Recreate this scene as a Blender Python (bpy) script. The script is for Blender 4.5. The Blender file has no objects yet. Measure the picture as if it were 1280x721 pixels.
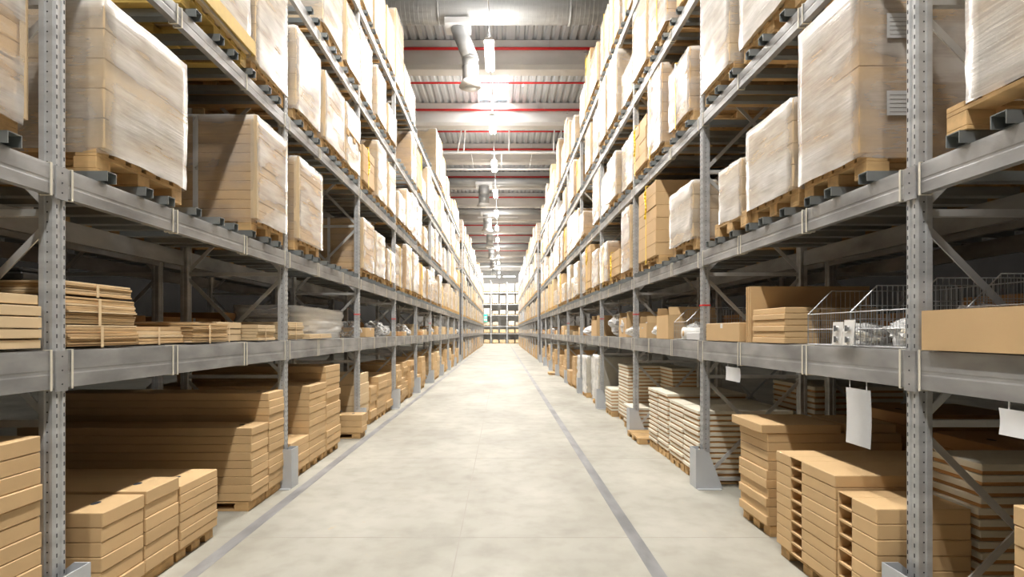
import bpy, bmesh, math, random
from mathutils import Vector, Matrix, noise
C = bpy.context.scene.collection
PI = math.pi
random.seed(7)

# ------------------------------------------------------------------ camera, world, exposure
EYE = 1.6
cam = bpy.data.objects.new('camera', bpy.data.cameras.new('camera'))
C.objects.link(cam)
cam.location = (0, 0, EYE)
cam.rotation_euler = (PI/2, 0, 0)
cam.data.sensor_width = 36
cam.data.lens = 669/1280*36
cam.data.shift_x = 13/1280
cam.data.shift_y = 54.5/1280
cam.data.clip_start = .05
cam.data.clip_end = 300
bpy.context.scene.camera = cam
vs = bpy.context.scene.view_settings
vs.view_transform = 'Standard'; vs.look = 'None'; vs.gamma = 1; vs.use_curve_mapping = False
vs.exposure = 2.64
w = bpy.data.worlds.new('world'); bpy.context.scene.world = w
w.use_nodes = True
w.node_tree.nodes['Background'].inputs[0].default_value = (.95, .97, 1, 1)
w.node_tree.nodes['Background'].inputs[1].default_value = .6
LAMP_W = 40          # watts of each hanging lamp
LAMP_UP = 12
NEAR_W = 225         # raised watts meant as added fill from the unseen lamps nearest the camera

# ------------------------------------------------------------------ layout numbers (metres)
BAY = 2.85; POST1 = 2.665; PW = .08
FACE = {-1: 2.23, 1: 2.07}
DEPTH = 1.08
LV = [1.507, 2.433, 3.846, 5.27, 6.75]        # beam tops
BH = [.19, .15, .125, .125, .125]             # beam heights
NB1, RUN2, NB2 = 10, 30.9, 12
def bay_y(i):                                  # near face of the near post of bay i
    return POST1 + BAY*(i-1) if i < NB1 else RUN2 + BAY*(i-NB1)
ORD = ['first','second','third','fourth','fifth','sixth','seventh','eighth','ninth','tenth','eleventh','twelfth',
       'thirteenth','fourteenth','fifteenth','sixteenth','seventeenth','eighteenth','nineteenth','twentieth','twenty-first','twenty-second']
SN = {-1: 'left', 1: 'right'}

# ------------------------------------------------------------------ materials
def nd(nt, t, **kw):
    n = nt.nodes.new(t)
    for k, v in kw.items(): setattr(n, k, v)
    return n
def mat(name, col, rough=.6, metal=0, var=.12, scale=(3,3,3), detail=4, bump=0, bscale=60, spec=.5, col2=None):
    m = bpy.data.materials.new(name); m.use_nodes = True
    nt = m.node_tree; p = nt.nodes['Principled BSDF']
    p.inputs['Roughness'].default_value = rough
    p.inputs['Metallic'].default_value = metal
    p.inputs['Specular IOR Level'].default_value = spec
    tc = nd(nt, 'ShaderNodeTexCoord'); mp = nd(nt, 'ShaderNodeMapping')
    mp.inputs['Scale'].default_value = scale
    oi = nd(nt, 'ShaderNodeObjectInfo')
    ad = nd(nt, 'ShaderNodeVectorMath', operation='ADD')
    nt.links.new(tc.outputs['Object'], mp.inputs[0])
    mul = nd(nt, 'ShaderNodeMath', operation='MULTIPLY'); mul.inputs[1].default_value = 37
    nt.links.new(oi.outputs['Random'], mul.inputs[0])
    nt.links.new(mp.outputs[0], ad.inputs[0]); nt.links.new(mul.outputs[0], ad.inputs[1])
    nz = nd(nt, 'ShaderNodeTexNoise'); nz.inputs['Scale'].default_value = 1; nz.inputs['Detail'].default_value = detail
    nt.links.new(ad.outputs[0], nz.inputs['Vector'])
    cr = nd(nt, 'ShaderNodeValToRGB')
    c2 = col2 or tuple(c*(1-2*var) for c in col)
    cr.color_ramp.elements[0].position = .3; cr.color_ramp.elements[1].position = .7
    cr.color_ramp.elements[0].color = (*c2, 1)
    cr.color_ramp.elements[1].color = (*[min(1, c*(1+var*.5)) for c in col], 1)
    nt.links.new(nz.outputs[0], cr.inputs[0]); 
    hs = nd(nt, 'ShaderNodeHueSaturation')
    mr = nd(nt, 'ShaderNodeMapRange'); mr.inputs[3].default_value = .93; mr.inputs[4].default_value = 1.06
    nt.links.new(oi.outputs['Random'], mr.inputs[0]); nt.links.new(mr.outputs[0], hs.inputs['Value'])
    nt.links.new(cr.outputs[0], hs.inputs['Color'])
    nt.links.new(hs.outputs[0], p.inputs['Base Color'])
    if bump:
        n2 = nd(nt, 'ShaderNodeTexNoise'); n2.inputs['Scale'].default_value = bscale
        bp = nd(nt, 'ShaderNodeBump'); bp.inputs['Strength'].default_value = bump; bp.inputs['Distance'].default_value = .01
        nt.links.new(tc.outputs['Object'], n2.inputs['Vector']); nt.links.new(n2.outputs[0], bp.inputs['Height'])
        nt.links.new(bp.outputs[0], p.inputs['Normal'])
    return m
M = {}
M['kraft'] = mat('kraft_board', (.64,.435,.225), .62, var=.05, scale=(2,2,2), spec=.3)
M['kraft2'] = mat('kraft_board_pale', (.70,.53,.32), .6, var=.06, scale=(2,2,2), spec=.3)
M['brown'] = mat('kraft_board_deep', (.55,.30,.12), .65, var=.06, spec=.3)
M['ragged'] = mat('flattened_board', (.64,.43,.22), .7, var=.18, scale=(3,3,60), spec=.25)
M['wood'] = mat('pallet_wood', (.66,.43,.20), .7, var=.16, scale=(4,14,14), spec=.25)
M['yellowwood'] = mat('yellow_painted_wood', (.66,.45,.12), .6, var=.08, scale=(4,14,14))
M['cream'] = mat('cream_board', (.80,.74,.60), .5, var=.05)
M['steel'] = mat('galvanised_steel', (.56,.57,.575), .42, .4, var=.12, scale=(1.5,1.2,14), detail=6)
M['beam'] = mat('galvanised_beam', (.43,.43,.43), .5, .45, var=.24, scale=(3,2.2,5), detail=7)
M['bar'] = mat('galvanised_bar', (.33,.36,.365), .4, .6, var=.15, scale=(1,3,3))
M['guard'] = mat('grey_paint', (.50,.52,.54), .45, var=.03)
M['hole'] = mat('dark_hole', (.03,.03,.035), .8, var=.05)
M['tie'] = mat('cream_cord', (.75,.70,.58), .6, var=.05)
M['red'] = mat('red_pipe_paint', (.62,.02,.02), .4, var=.06)
M['redtape'] = mat('red_tape', (.75,.03,.03), .4, var=.02)
M['yellow'] = mat('yellow_strap', (.95,.66,.02), .35, var=.03)
M['white'] = mat('white_paper', (.62,.62,.62), .6, var=.02)
M['label'] = mat('label_paper', (.80,.78,.74), .5, var=.04)
M['bluefilm'] = mat('blue_white_film', (.60,.70,.82), .3, var=.1)
M['duct'] = mat('zinc_duct', (.58,.59,.59), .5, .4, var=.08, scale=(1,9,9))
M['whitepaint'] = mat('white_paint', (.78,.78,.78), .4, var=.03)
M['shelf'] = mat('shelf_panel', (.30,.29,.27), .6, .3, var=.1)
M['concrete'] = mat('pale_concrete', (.60,.575,.54), .85, var=.06, scale=(1.2,.6,2.5), detail=6)
M['roof'] = mat('roof_sheet', (.60,.62,.64), .5, .25, var=.04, scale=(.8,.8,.8))
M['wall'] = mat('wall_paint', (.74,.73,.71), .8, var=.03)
M['wallshade'] = mat('shade_toned_wall', (.035,.032,.03), .8, var=.1)  # near-black colour puts the shade of the unlit outer hall into these walls
M['darkcol'] = mat('dark_column', (.14,.14,.15), .5, .3, var=.05)
M['wire'] = mat('zinc_wire', (.6,.61,.62), .3, .8, var=.05)
M['chrome'] = mat('zinc_brace', (.66,.66,.645), .35, .35, var=.1, scale=(4,4,4))
M['green'] = mat('green_sign', (.05,.55,.36), .5, var=.02)
M['plasticdark'] = mat('dark_plastic', (.05,.055,.06), .35, var=.1)

def film(name, col, lo, hi, rough=.17):
    m = bpy.data.materials.new(name); m.use_nodes = True
    nt = m.node_tree; p = nt.nodes['Principled BSDF']; out = nt.nodes['Material Output']
    p.inputs['Base Color'].default_value = (*col, 1); p.inputs['Roughness'].default_value = rough
    p.inputs['Specular IOR Level'].default_value = .55
    tc = nd(nt, 'ShaderNodeTexCoord'); mp = nd(nt, 'ShaderNodeMapping')
    mp.inputs['Rotation'].default_value = (.42, 0, 0); mp.inputs['Scale'].default_value = (2, 1.7, 6)
    oi = nd(nt, 'ShaderNodeObjectInfo')
    ad = nd(nt, 'ShaderNodeVectorMath', operation='ADD')
    mul = nd(nt, 'ShaderNodeMath', operation='MULTIPLY'); mul.inputs[1].default_value = 50
    nt.links.new(oi.outputs['Random'], mul.inputs[0]); nt.links.new(tc.outputs['Object'], mp.inputs[0])
    nt.links.new(mp.outputs[0], ad.inputs[0]); nt.links.new(mul.outputs[0], ad.inputs[1])
    nz = nd(nt, 'ShaderNodeTexNoise'); nz.inputs['Scale'].default_value = 1; nz.inputs['Detail'].default_value = 4
    nt.links.new(ad.outputs[0], nz.inputs['Vector'])
    mpf = nd(nt, 'ShaderNodeMapping'); mpf.inputs['Rotation'].default_value = (.30, 0, 0); mpf.inputs['Scale'].default_value = (3, 2.6, 60)
    fine = nd(nt, 'ShaderNodeTexNoise'); fine.inputs['Scale'].default_value = 1; fine.inputs['Detail'].default_value = 5
    fine.inputs['Distortion'].default_value = .6
    nt.links.new(tc.outputs['Object'], mpf.inputs[0]); nt.links.new(mpf.outputs[0], fine.inputs['Vector'])
    mixn = nd(nt, 'ShaderNodeMath', operation='MULTIPLY_ADD'); mixn.inputs[1].default_value = .18
    sc = nd(nt, 'ShaderNodeMath', operation='MULTIPLY'); sc.inputs[1].default_value = .82
    nt.links.new(nz.outputs[0], sc.inputs[0]); nt.links.new(fine.outputs[0], mixn.inputs[0]); nt.links.new(sc.outputs[0], mixn.inputs[2])
    mr = nd(nt, 'ShaderNodeMapRange'); mr.inputs[1].default_value = .38; mr.inputs[2].default_value = .62
    mr.inputs[3].default_value = lo; mr.inputs[4].default_value = hi
    nt.links.new(mixn.outputs[0], mr.inputs[0])
    tr = nd(nt, 'ShaderNodeBsdfTransparent'); mx = nd(nt, 'ShaderNodeMixShader')
    bp = nd(nt, 'ShaderNodeBump'); bp.inputs['Strength'].default_value = .5; bp.inputs['Distance'].default_value = .006
    nt.links.new(fine.outputs[0], bp.inputs['Height']); nt.links.new(bp.outputs[0], p.inputs['Normal'])
    lw = nd(nt, 'ShaderNodeLayerWeight'); lw.inputs['Blend'].default_value = .5
    m2 = nd(nt, 'ShaderNodeMapRange'); m2.inputs[1].default_value = .0; m2.inputs[2].default_value = .55; m2.inputs[3].default_value = .18; m2.inputs[4].default_value = 1.0
    nt.links.new(lw.outputs['Facing'], m2.inputs[0])
    mu = nd(nt, 'ShaderNodeMath', operation='MULTIPLY'); nt.links.new(mr.outputs[0], mu.inputs[0]); nt.links.new(m2.outputs[0], mu.inputs[1])
    nt.links.new(mu.outputs[0], mx.inputs[0]); nt.links.new(tr.outputs[0], mx.inputs[1]); nt.links.new(p.outputs[0], mx.inputs[2])
    nt.links.new(mx.outputs[0], out.inputs['Surface'])
    return m
M['film'] = film('stretch_film', (.72,.70,.67), .36, .95)
M['filmthin'] = film('thin_stretch_film', (.73,.715,.69), .22, .80)
M['filmclear'] = film('clear_plastic', (.78,.78,.77), .45, .85, .28)
M['filmwhite'] = film('whitish_plastic', (.80,.80,.79), .8, 1.0, .2)
# far loads: film and board seen as one surface
M['farload'] = mat('film_over_board', (.70,.65,.58), .3, var=.10, scale=(3,2,8), detail=5, spec=.6, col2=(.50,.38,.26))

def emis(name, col, s):
    m = bpy.data.materials.new(name); m.use_nodes = True
    p = m.node_tree.nodes['Principled BSDF']
    p.inputs['Base Color'].default_value = (*col, 1)
    p.inputs['Emission Color'].default_value = (*col, 1); p.inputs['Emission Strength'].default_value = s
    return m
M['tube'] = emis('lamp_tube', (1, .93, .80), 14)
M['sky'] = emis('daylight_pane', (.92, .97, 1), 5)

def floor_mat():
    m = bpy.data.materials.new('concrete_floor'); m.use_nodes = True
    nt = m.node_tree; p = nt.nodes['Principled BSDF']
    tc = nd(nt, 'ShaderNodeTexCoord')
    def noisen(sc, det, mapscale=(1,1,1)):
        mp = nd(nt, 'ShaderNodeMapping'); mp.inputs['Scale'].default_value = mapscale
        n = nd(nt, 'ShaderNodeTexNoise'); n.inputs['Scale'].default_value = sc; n.inputs['Detail'].default_value = det
        nt.links.new(tc.outputs['Object'], mp.inputs[0]); nt.links.new(mp.outputs[0], n.inputs['Vector']); return n
    a = noisen(.9, 8, (1,.6,1)); b = noisen(5, 10)
    cr = nd(nt, 'ShaderNodeValToRGB'); e = cr.color_ramp.elements
    e[0].position = .32; e[0].color = (.285,.27,.222,1); e[1].position = .66; e[1].color = (.435,.42,.362,1)
    nt.links.new(a.outputs[0], cr.inputs[0])
    cr2 = nd(nt, 'ShaderNodeValToRGB'); e = cr2.color_ramp.elements
    e[0].position = .25; e[0].color = (.78,.77,.74,1); e[1].position = .55; e[1].color = (1,1,1,1)
    nt.links.new(b.outputs[0], cr2.inputs[0])
    mx = nd(nt, 'ShaderNodeMix', data_type='RGBA', blend_type='MULTIPLY'); mx.inputs['Factor'].default_value = .7
    nt.links.new(cr.outputs[0], mx.inputs['A']); nt.links.new(cr2.outputs[0], mx.inputs['B'])
    # rusty specks
    c = noisen(9, 3, (1,.5,1)); cr3 = nd(nt, 'ShaderNodeValToRGB'); e = cr3.color_ramp.elements
    e[0].position = .70; e[0].color = (0,0,0,1); e[1].position = .80; e[1].color = (1,1,1,1)
    nt.links.new(c.outputs[0], cr3.inputs[0])
    mx2 = nd(nt, 'ShaderNodeMix', data_type='RGBA'); mx2.inputs['B'].default_value = (.52,.38,.19,1)
    mm = nd(nt, 'ShaderNodeMath', operation='MULTIPLY'); mm.inputs[1].default_value = .5
    nt.links.new(cr3.outputs[0], mm.inputs[0]); nt.links.new(mm.outputs[0], mx2.inputs['Factor'])
    nt.links.new(mx.outputs['Result'], mx2.inputs['A'])
    nt.links.new(mx2.outputs['Result'], p.inputs['Base Color'])
    mr = nd(nt, 'ShaderNodeMapRange'); mr.inputs[3].default_value = .55; mr.inputs[4].default_value = .72
    nt.links.new(a.outputs[0], mr.inputs[0]); nt.links.new(mr.outputs[0], p.inputs['Roughness'])
    p.inputs['Specular IOR Level'].default_value = .45
    return m
M['floor'] = floor_mat()
M['tape'] = mat('grey_tape', (.25,.25,.25), .5, var=.2, scale=(6,2,1), detail=6)
M['joint'] = mat('floor_joint', (.36,.335,.29), .9, var=.05)

# ------------------------------------------------------------------ mesh helpers
class MB:
    def __init__(s): s.v = []; s.f = []; s.mi = []; s.mats = []
    def slot(s, m):
        if m not in s.mats: s.mats.append(m)
        return s.mats.index(m)
    def add(s, vs, fs, m):
        o = len(s.v); s.v += [tuple(q) for q in vs]; k = s.slot(m)
        for f in fs: s.f.append([o+i for i in f]); s.mi.append(k)
    def box(s, x0, x1, y0, y1, z0, z1, m, rot=None, piv=None):
        vs = [Vector(p) for p in ((x0,y0,z0),(x1,y0,z0),(x1,y1,z0),(x0,y1,z0),(x0,y0,z1),(x1,y0,z1),(x1,y1,z1),(x0,y1,z1))]
        if rot:
            c = Vector(piv or ((x0+x1)/2, (y0+y1)/2, (z0+z1)/2))
            vs = [rot @ (q-c) + c for q in vs]
        s.add(vs, [(0,3,2,1),(4,5,6,7),(0,1,5,4),(1,2,6,5),(2,3,7,6),(3,0,4,7)], m)
    def cbox(s, x0, x1, y0, y1, z0, z1, b, m, rot=None):
        lo, hi = (x0,y0,z0), (x1,y1,z1); vs = []; idx = {}
        for sx in (0,1):
            for sy in (0,1):
                for sz in (0,1):
                    c = (sx,sy,sz)
                    for a in range(3):
                        p = [ (hi[k]-(0 if k==a else b)) if c[k] else (lo[k]+(0 if k==a else b)) for k in range(3)]
                        idx[(c,a)] = len(vs); vs.append(Vector(p))
        fs = []
        def cc(a, sa, b_, sb, c_, sc):
            t = [0,0,0]; t[a]=sa; t[b_]=sb; t[c_]=sc; return tuple(t)
        for a in range(3):
            b_, c_ = (a+1)%3, (a+2)%3
            for sa in (0,1):
                q = [idx[(cc(a,sa,b_,i,c_,j),a)] for i,j in ((0,0),(1,0),(1,1),(0,1))]
                fs.append(q if sa else q[::-1])
            for sb in (0,1):
                for sc in (0,1):
                    q = [idx[(cc(a,0,b_,sb,c_,sc),b_)], idx[(cc(a,1,b_,sb,c_,sc),b_)], idx[(cc(a,1,b_,sb,c_,sc),c_)], idx[(cc(a,0,b_,sb,c_,sc),c_)]]
                    fs.append(q if (sb+sc)%2 == 0 else q[::-1])
        for sx in (0,1):
            for sy in (0,1):
                for sz in (0,1):
                    q = [idx[((sx,sy,sz),a)] for a in range(3)]
                    fs.append(q if (sx+sy+sz)%2 else q[::-1])
        if rot:
            c = Vector(((x0+x1)/2,(y0+y1)/2,(z0+z1)/2)); vs = [rot @ (q-c)+c for q in vs]
        s.add(vs, fs, m)
    def rod(s, a, b, r, m, n=8, r2=None):
        a, b = Vector(a), Vector(b); d = (b-a).normalized()
        u = d.orthogonal().normalized(); v = d.cross(u); r2 = r if r2 is None else r2
        vs = []; fs = []
        for i in range(n):
            t = 2*PI*i/n; e = u*math.cos(t)+v*math.sin(t)
            vs += [a+e*r, b+e*r2]
        for i in range(n):
            j = (i+1)%n; fs.append((2*i, 2*j, 2*j+1, 2*i+1))
        fs.append([2*i for i in range(n)][::-1]); fs.append([2*i+1 for i in range(n)])
        s.add(vs, fs, m)
    def bar(s, a, b, wd, th, side, m):         # flat bar from a to b, width along 'side'
        a, b, sd = Vector(a), Vector(b), Vector(side).normalized(); d = (b-a).normalized()
        n = d.cross(sd).normalized(); vs = []
        for p in (a, b):
            for i, j in ((-1,-1),(1,-1),(1,1),(-1,1)): vs.append(p + sd*wd/2*i + n*th/2*j)
        s.add(vs, [(0,3,2,1),(4,5,6,7),(0,1,5,4),(1,2,6,5),(2,3,7,6),(3,0,4,7)], m)
    def prism(s, pts, ax, a0, a1, m):          # polygon pts in the other two axes, extruded along ax
        o = [k for k in range(3) if k != ax]; n = len(pts); vs = []
        for t in (a0, a1):
            for p in pts:
                q = [0,0,0]; q[ax] = t; q[o[0]] = p[0]; q[o[1]] = p[1]; vs.append(q)
        fs = [list(range(n))[::-1], list(range(n, 2*n))] + [(i, (i+1)%n, n+(i+1)%n, n+i) for i in range(n)]
        s.add(vs, fs, m)
    def build(s, name, parent=None, smooth=False, loc=None):
        me = bpy.data.meshes.new(name); me.from_pydata(s.v, [], s.f)
        for m in s.mats: me.materials.append(M[m])
        me.polygons.foreach_set('material_index', s.mi)
        bm = bmesh.new(); bm.from_mesh(me); bmesh.ops.recalc_face_normals(bm, faces=bm.faces); bm.to_mesh(me); bm.free()
        if smooth: me.shade_smooth()
        o = bpy.data.objects.new(name, me); C.objects.link(o)
        if parent: o.parent = parent
        if loc: o.location = loc
        return o
def empty(name, loc=(0,0,0), rz=0):
    o = bpy.data.objects.new(name, None); C.objects.link(o); o.location = loc; o.rotation_euler.z = rz
    o.empty_display_size = .1; return o
def tag(o, label, cat, group=None, kind=None):
    o['label'] = label
    if cat: o['category'] = cat
    if group: o['group'] = group
    if kind: o['kind'] = kind
    return o
def struct(o, label=None):
    o['kind'] = 'structure'
    if label: o['label'] = label
    return o
def copy_tree(o, parent=None):
    c = o.copy(); C.objects.link(c)
    if parent: c.parent = parent
    for ch in o.children: copy_tree(ch, c)
    return c
class Proto:
    """builds a thing once, then hands out the original first and copies afterwards"""
    def __init__(s, fn): s.fn = fn; s.o = None
    def get(s):
        if s.o is None: s.o = s.fn(); return s.o
        return copy_tree(s.o)
protos = {}
def proto(key, fn):
    if key not in protos: protos[key] = Proto(fn)
    return protos[key].get()
def put(o, side, y, z, off=0, yaw=0):
    """local frame: front (aisle side) at x=0, depth along +x, width along y"""
    o.location = (side*(FACE[side]+off), y, z); o.rotation_euler.z = (0 if side > 0 else PI) + yaw
    return o

# ------------------------------------------------------------------ the hall
YN, YF, XW, ROOF = -7, 79, 13, 11.05
b = MB(); b.box(-XW, XW, YN, YF, -.2, 0, 'floor'); struct(b.build('floor'))
b = MB(); b.box(-2.09, -1.99, YN, 66, 0, .0012, 'tape'); struct(b.build('trim_1'), 'grey painted line on the floor beside the left rack')
b = MB(); b.box(.985, 1.085, YN, 66, 0, .0012, 'tape'); struct(b.build('trim_2'), 'grey painted line on the floor right of the aisle centre')
b = MB(); b.box(-.33, -.322, YN, YF-.2, 0, .0008, 'joint')
for k in range(-3, 29): b.box(-2.2, 2.1, 4.17+2.62*k-.004, 4.17+2.62*k+.004, 0, .0008, 'joint')
struct(b.build('trim_3'), 'saw-cut joints in the concrete floor')
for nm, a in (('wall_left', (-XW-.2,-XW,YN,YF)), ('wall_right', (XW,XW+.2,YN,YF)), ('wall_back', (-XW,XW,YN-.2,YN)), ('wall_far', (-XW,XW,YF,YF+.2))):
    b = MB(); b.box(*a, -.2, ROOF+.4, 'wall' if nm == 'wall_far' else 'wallshade'); struct(b.build(nm))
# roof: trapezoid sheet running along the aisle, with a gap for the skylight
def roof(name, x0, x1, y0, y1, parent=None):
    b = MB(); pts = []; p = .28; x = x0
    while x < x1-1e-6:
        for dx, dz in ((0,0),(.13,0),(.17,.07),(.24,.07)):
            if x+dx < x1: pts.append((x+dx, ROOF+dz))
        x += p
    pts.append((x1, ROOF)); n = len(pts)
    vs = [(px, y0, pz) for px, pz in pts] + [(px, y1, pz) for px, pz in pts] + [(x1, y0, ROOF+.2), (x0, y0, ROOF+.2), (x1, y1, ROOF+.2), (x0, y1, ROOF+.2)]
    fs = [(i, i+1, n+i+1, n+i) for i in range(n-1)] + [(2*n+1, 2*n, 2*n+2, 2*n+3)]
    b.add(vs, fs, 'roof')
    o = b.build(name, parent); return o
SKX0, SKX1, SKY0, SKY1 = -.97, .30, 18.0, 22.0
c0 = struct(roof('ceiling', -XW, SKX0, YN, YF))
roof('ceiling_sheet', SKX1, XW, YN, YF, c0)
roof('ceiling_sheet', SKX0, SKX1, YN, SKY0, c0); roof('ceiling_sheet', SKX0, SKX1, SKY1, YF, c0)
b = MB(); b.box(SKX0, SKX1, SKY0, SKY1, ROOF+.12, ROOF+.14, 'sky'); sk = struct(b.build('window_1'), 'bright skylight pane in the roof')
b = MB()
for x in (SKX0, (SKX0+SKX1)/2-.03, SKX1-.05): b.box(x, x+.05, SKY0, SKY1, ROOF, ROOF+.11, 'whitepaint')
b.build('window_frame', sk)
beamY = [17.3-4.75*2+4.75*k for k in range(15)]
for k, y in enumerate(beamY):
    b = MB(); b.prism([(y, ROOF-.01), (y+.6, ROOF-.01), (y+.6, ROOF-.8), (y+.52, ROOF-.92), (y+.08, ROOF-.92), (y, ROOF-.8)], 0, -XW, XW, 'concrete')
    struct(b.build('trim_%d' % (k+4)), 'pale concrete roof beam crossing the hall')

# ------------------------------------------------------------------ lamps
LX, LZ, LSTEP = -.32, 9.0, 4.75
def lamp_proto():
    r = empty('hanging_lamp')
    b = MB(); b.prism([(-.13,0),(.13,0),(.09,.07),(-.09,.07)], 1, -.8, .8, 'whitepaint'); b.build('housing', r)
    b = MB()
    for x in (-.06, .06): b.rod((x,-.76,-.03), (x,.76,-.03), .028, 'tube', 10)
    b.build('lamp_tube', r, True)
    b = MB(); b.rod((-.055,-.7,.07), (0,-.7,.4), .006, 'wire', 6); b.rod((.055,-.7,.07), (0,-.7,.4), .006, 'wire', 6)
    for k in range(8): b.rod((0,-.7,.4+k*.2), (.015*(k%2)-.007,-.7,.6+k*.2), .009, 'wire', 6)
    b.rod((0,.7,.07), (0,.7,.42), .006, 'wire', 6)
    b.build('chain', r)
    for nm, z, e, rot, sy in (('lamp_light', -.075, LAMP_W, .5, 1.5), ('lamp_light', -.075, LAMP_W, -.5, 1.5), ('lamp_up_light', .09, LAMP_UP, PI, 1.5)):
        l = bpy.data.lights.new(nm, 'AREA'); l.shape = 'RECTANGLE'; l.size = .24; l.size_y = sy; l.energy = e; l.color = (1,.975,.945)
        lo = bpy.data.objects.new(nm, l); C.objects.link(lo); lo.parent = r; lo.location = (0,0,z); lo.rotation_euler = (0,rot,0)
    return r
LP = Proto(lamp_proto)
for k in list(range(4, 17))+[0, 1, 2, 3]:
    y = 14.35 + LSTEP*(k-4)
    o = LP.get(); o.location = (LX, y, LZ)
    if k < 4:
        for ch in o.children:
            if ch.type == 'LIGHT' and ch.data.energy > 50: ch.data = ch.data.copy(); ch.data.energy = NEAR_W
    where = 'out of view above the camera' if k < 4 else '%s lamp along the aisle counted from the camera' % ORD[k-4]
    if k < 4: where = '%s of the lamps over the near aisle' % ORD[k]
    tag(o, 'white tube lamp hung on chains, ' + where, 'lamp', 'tube lamps hung in a row over the aisle')
for k, x in enumerate((-4.2, -1.6, 1.0, 3.6)):
    o = LP.get(); o.location = (x, 70.2, 8.9); o.rotation_euler.z = PI/2
    tag(o, 'tube lamp turned crosswise before the far end rack, %s from the left' % ORD[k], 'lamp', 'tube lamps over the far cross aisle')
b = MB(); b.rod((LX,-4,LZ+.42), (LX,74,LZ+.42), .014, 'wire', 6)
tag(b.build('light_cable'), 'thin cable running along the aisle above the row of lamps', 'cable')

# ------------------------------------------------------------------ roof services
b_names = []
py = [17.22+2.375*k for k in range(0, 24)]
for k, y in enumerate(py):
    r = empty('sprinkler_pipe', (0, y, 10.72))
    b = MB(); b.rod((-XW+.05,0,0), (XW-.05,0,0), .035 if k%2 else .045, 'red', 10); b.build('pipe', r, True)
    for j in range(-3, 4):
        x = j*3.1+(.8 if k%2 else -.4)
        b = MB(); b.rod((x,0,-.03),(x,0,-.12), .018,'wire',6); b.rod((x,0,-.12),(x,0,-.13), .04,'wire',8); b.build('sprinkler_head', r)
        b = MB(); b.rod((x-1.2,0,.03),(x-1.2,0,.34), .009,'wire',6); b.build('hanger', r)
    tag(r, 'red sprinkler pipe under the roof, %s crossing pipe from the camera' % (ORD[k] if k < 22 else 'one of the last'), 'pipe', 'red sprinkler pipes under the roof')
# big spiral duct crossing
r = empty('ventilation_duct', (0, 14.9, 10.55))
b = MB(); b.rod((-XW+.002,0,0),(XW-.002,0,0), .36, 'duct', 28); b.build('duct_body', r, True)
b = MB()
for k in range(-60, 61):
    b.rod((k*.12-.006,0,0),(k*.12+.006,0,0), .366, 'duct', 28)
b.build('spiral_seam', r, True)['kind'] = 'stuff'
for x in (-1.75, 1.9, -5, 5.2):
    b = MB(); b.rod((x-.03,0,0),(x+.03,0,0), .385, 'duct', 28); b.build('joint_band', r, True)
tag(r, 'large silver spiral ventilation duct crossing under the roof nearest the camera', 'duct')
def outlet(x, y, ztop, zbot, rad, label, group=None, tilt=0):
    r = empty('air_outlet', (x, y, zbot))
    H = ztop-zbot
    b = MB(); b.box(-rad*1.6-tilt, rad*1.6-tilt, -rad*1.4, rad*1.4, H-.16, H, 'whitepaint'); b.build('collar', r)
    b = MB(); b.rod((-tilt,0,H-.12),(0,0,H*.45), rad, 'duct', 18); b.rod((0,0,H*.47),(0,0,.16), rad, 'duct', 18)
    for q in (.3, .42): b.rod((0,0,H*q),(0,0,H*q+.03), rad*1.07, 'duct', 18)
    b.build('duct_pipe', r, True)
    b = MB(); b.rod((0,0,.16),(0,0,0), rad*1.05, 'concrete', 18, rad*1.45); b.rod((0,0,-.002),(0,0,-.02), rad*.75, 'duct', 18); b.build('nozzle', r, True)
    tag(r, label, 'air duct', group); return r
outlet(-.87, 14.9, 10.2, 8.42, .22, 'grey angled air outlet pipe hanging from the large silver duct', None, .34)
for k in range(6):
    y = 31.0 + 9.5*k*.8
    outlet(-1.02, y, 10.2, 8.9, .3, 'silver air outlet under the roof, %s one beyond the suspended frame' % ORD[k], 'silver air outlets in a row under the roof')
    b = MB(); b.rod((-XW+.002, y+.1, 10.30),(XW-.002,y+.1,10.30), .2, 'duct', 16)
    tag(b.build('ventilation_duct', None, True), 'thinner silver cross duct feeding the %s air outlet beyond the frame' % ORD[k], 'duct', 'thin silver cross ducts')
# suspended frame (white pipes) crossing above the aisle
r = empty('suspended_frame', (0, 22.85, 9.25))
for yy, rad in ((0,.05),(2.3,.045)):
    b = MB(); b.rod((-7,yy,0),(7,yy,0), rad, 'whitepaint', 10); b.build('rail', r, True)
b = MB()
for k in range(-5, 6): b.rod((k*1.3, 0, 0), (k*1.3, 2.3, 0), .012, 'whitepaint', 6)
b.build('cross_rung', r)
for x, dx in ((-1.88,.25),(-1.62,.1),(.32,0),(2.22,.05),(2.55,0)):
    b = MB(); b.rod((x,0,0),(x+dx,0,1.5), .028, 'whitepaint', 8); b.build('hanger', r, True)
tag(r, 'white pipe frame hung from the roof across the aisle', 'frame')
for k, y in enumerate((36, 42, 55)):
    b = MB(); b.box(-1.6, 1.1, y, y+.1, 9.3, 9.36, 'whitepaint'); b.rod((-1.2,y+.05,9.36),(-1.2,y+.05,ROOF-.01),.01,'wire',6); b.rod((.8,y+.05,9.36),(.8,y+.05,ROOF-.01),.01,'wire',6)
    tag(b.build('cross_rail'), 'thin white crossing rail hung under the roof, %s beyond the frame' % ORD[k], 'rail', 'thin white crossing rails')

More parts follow.
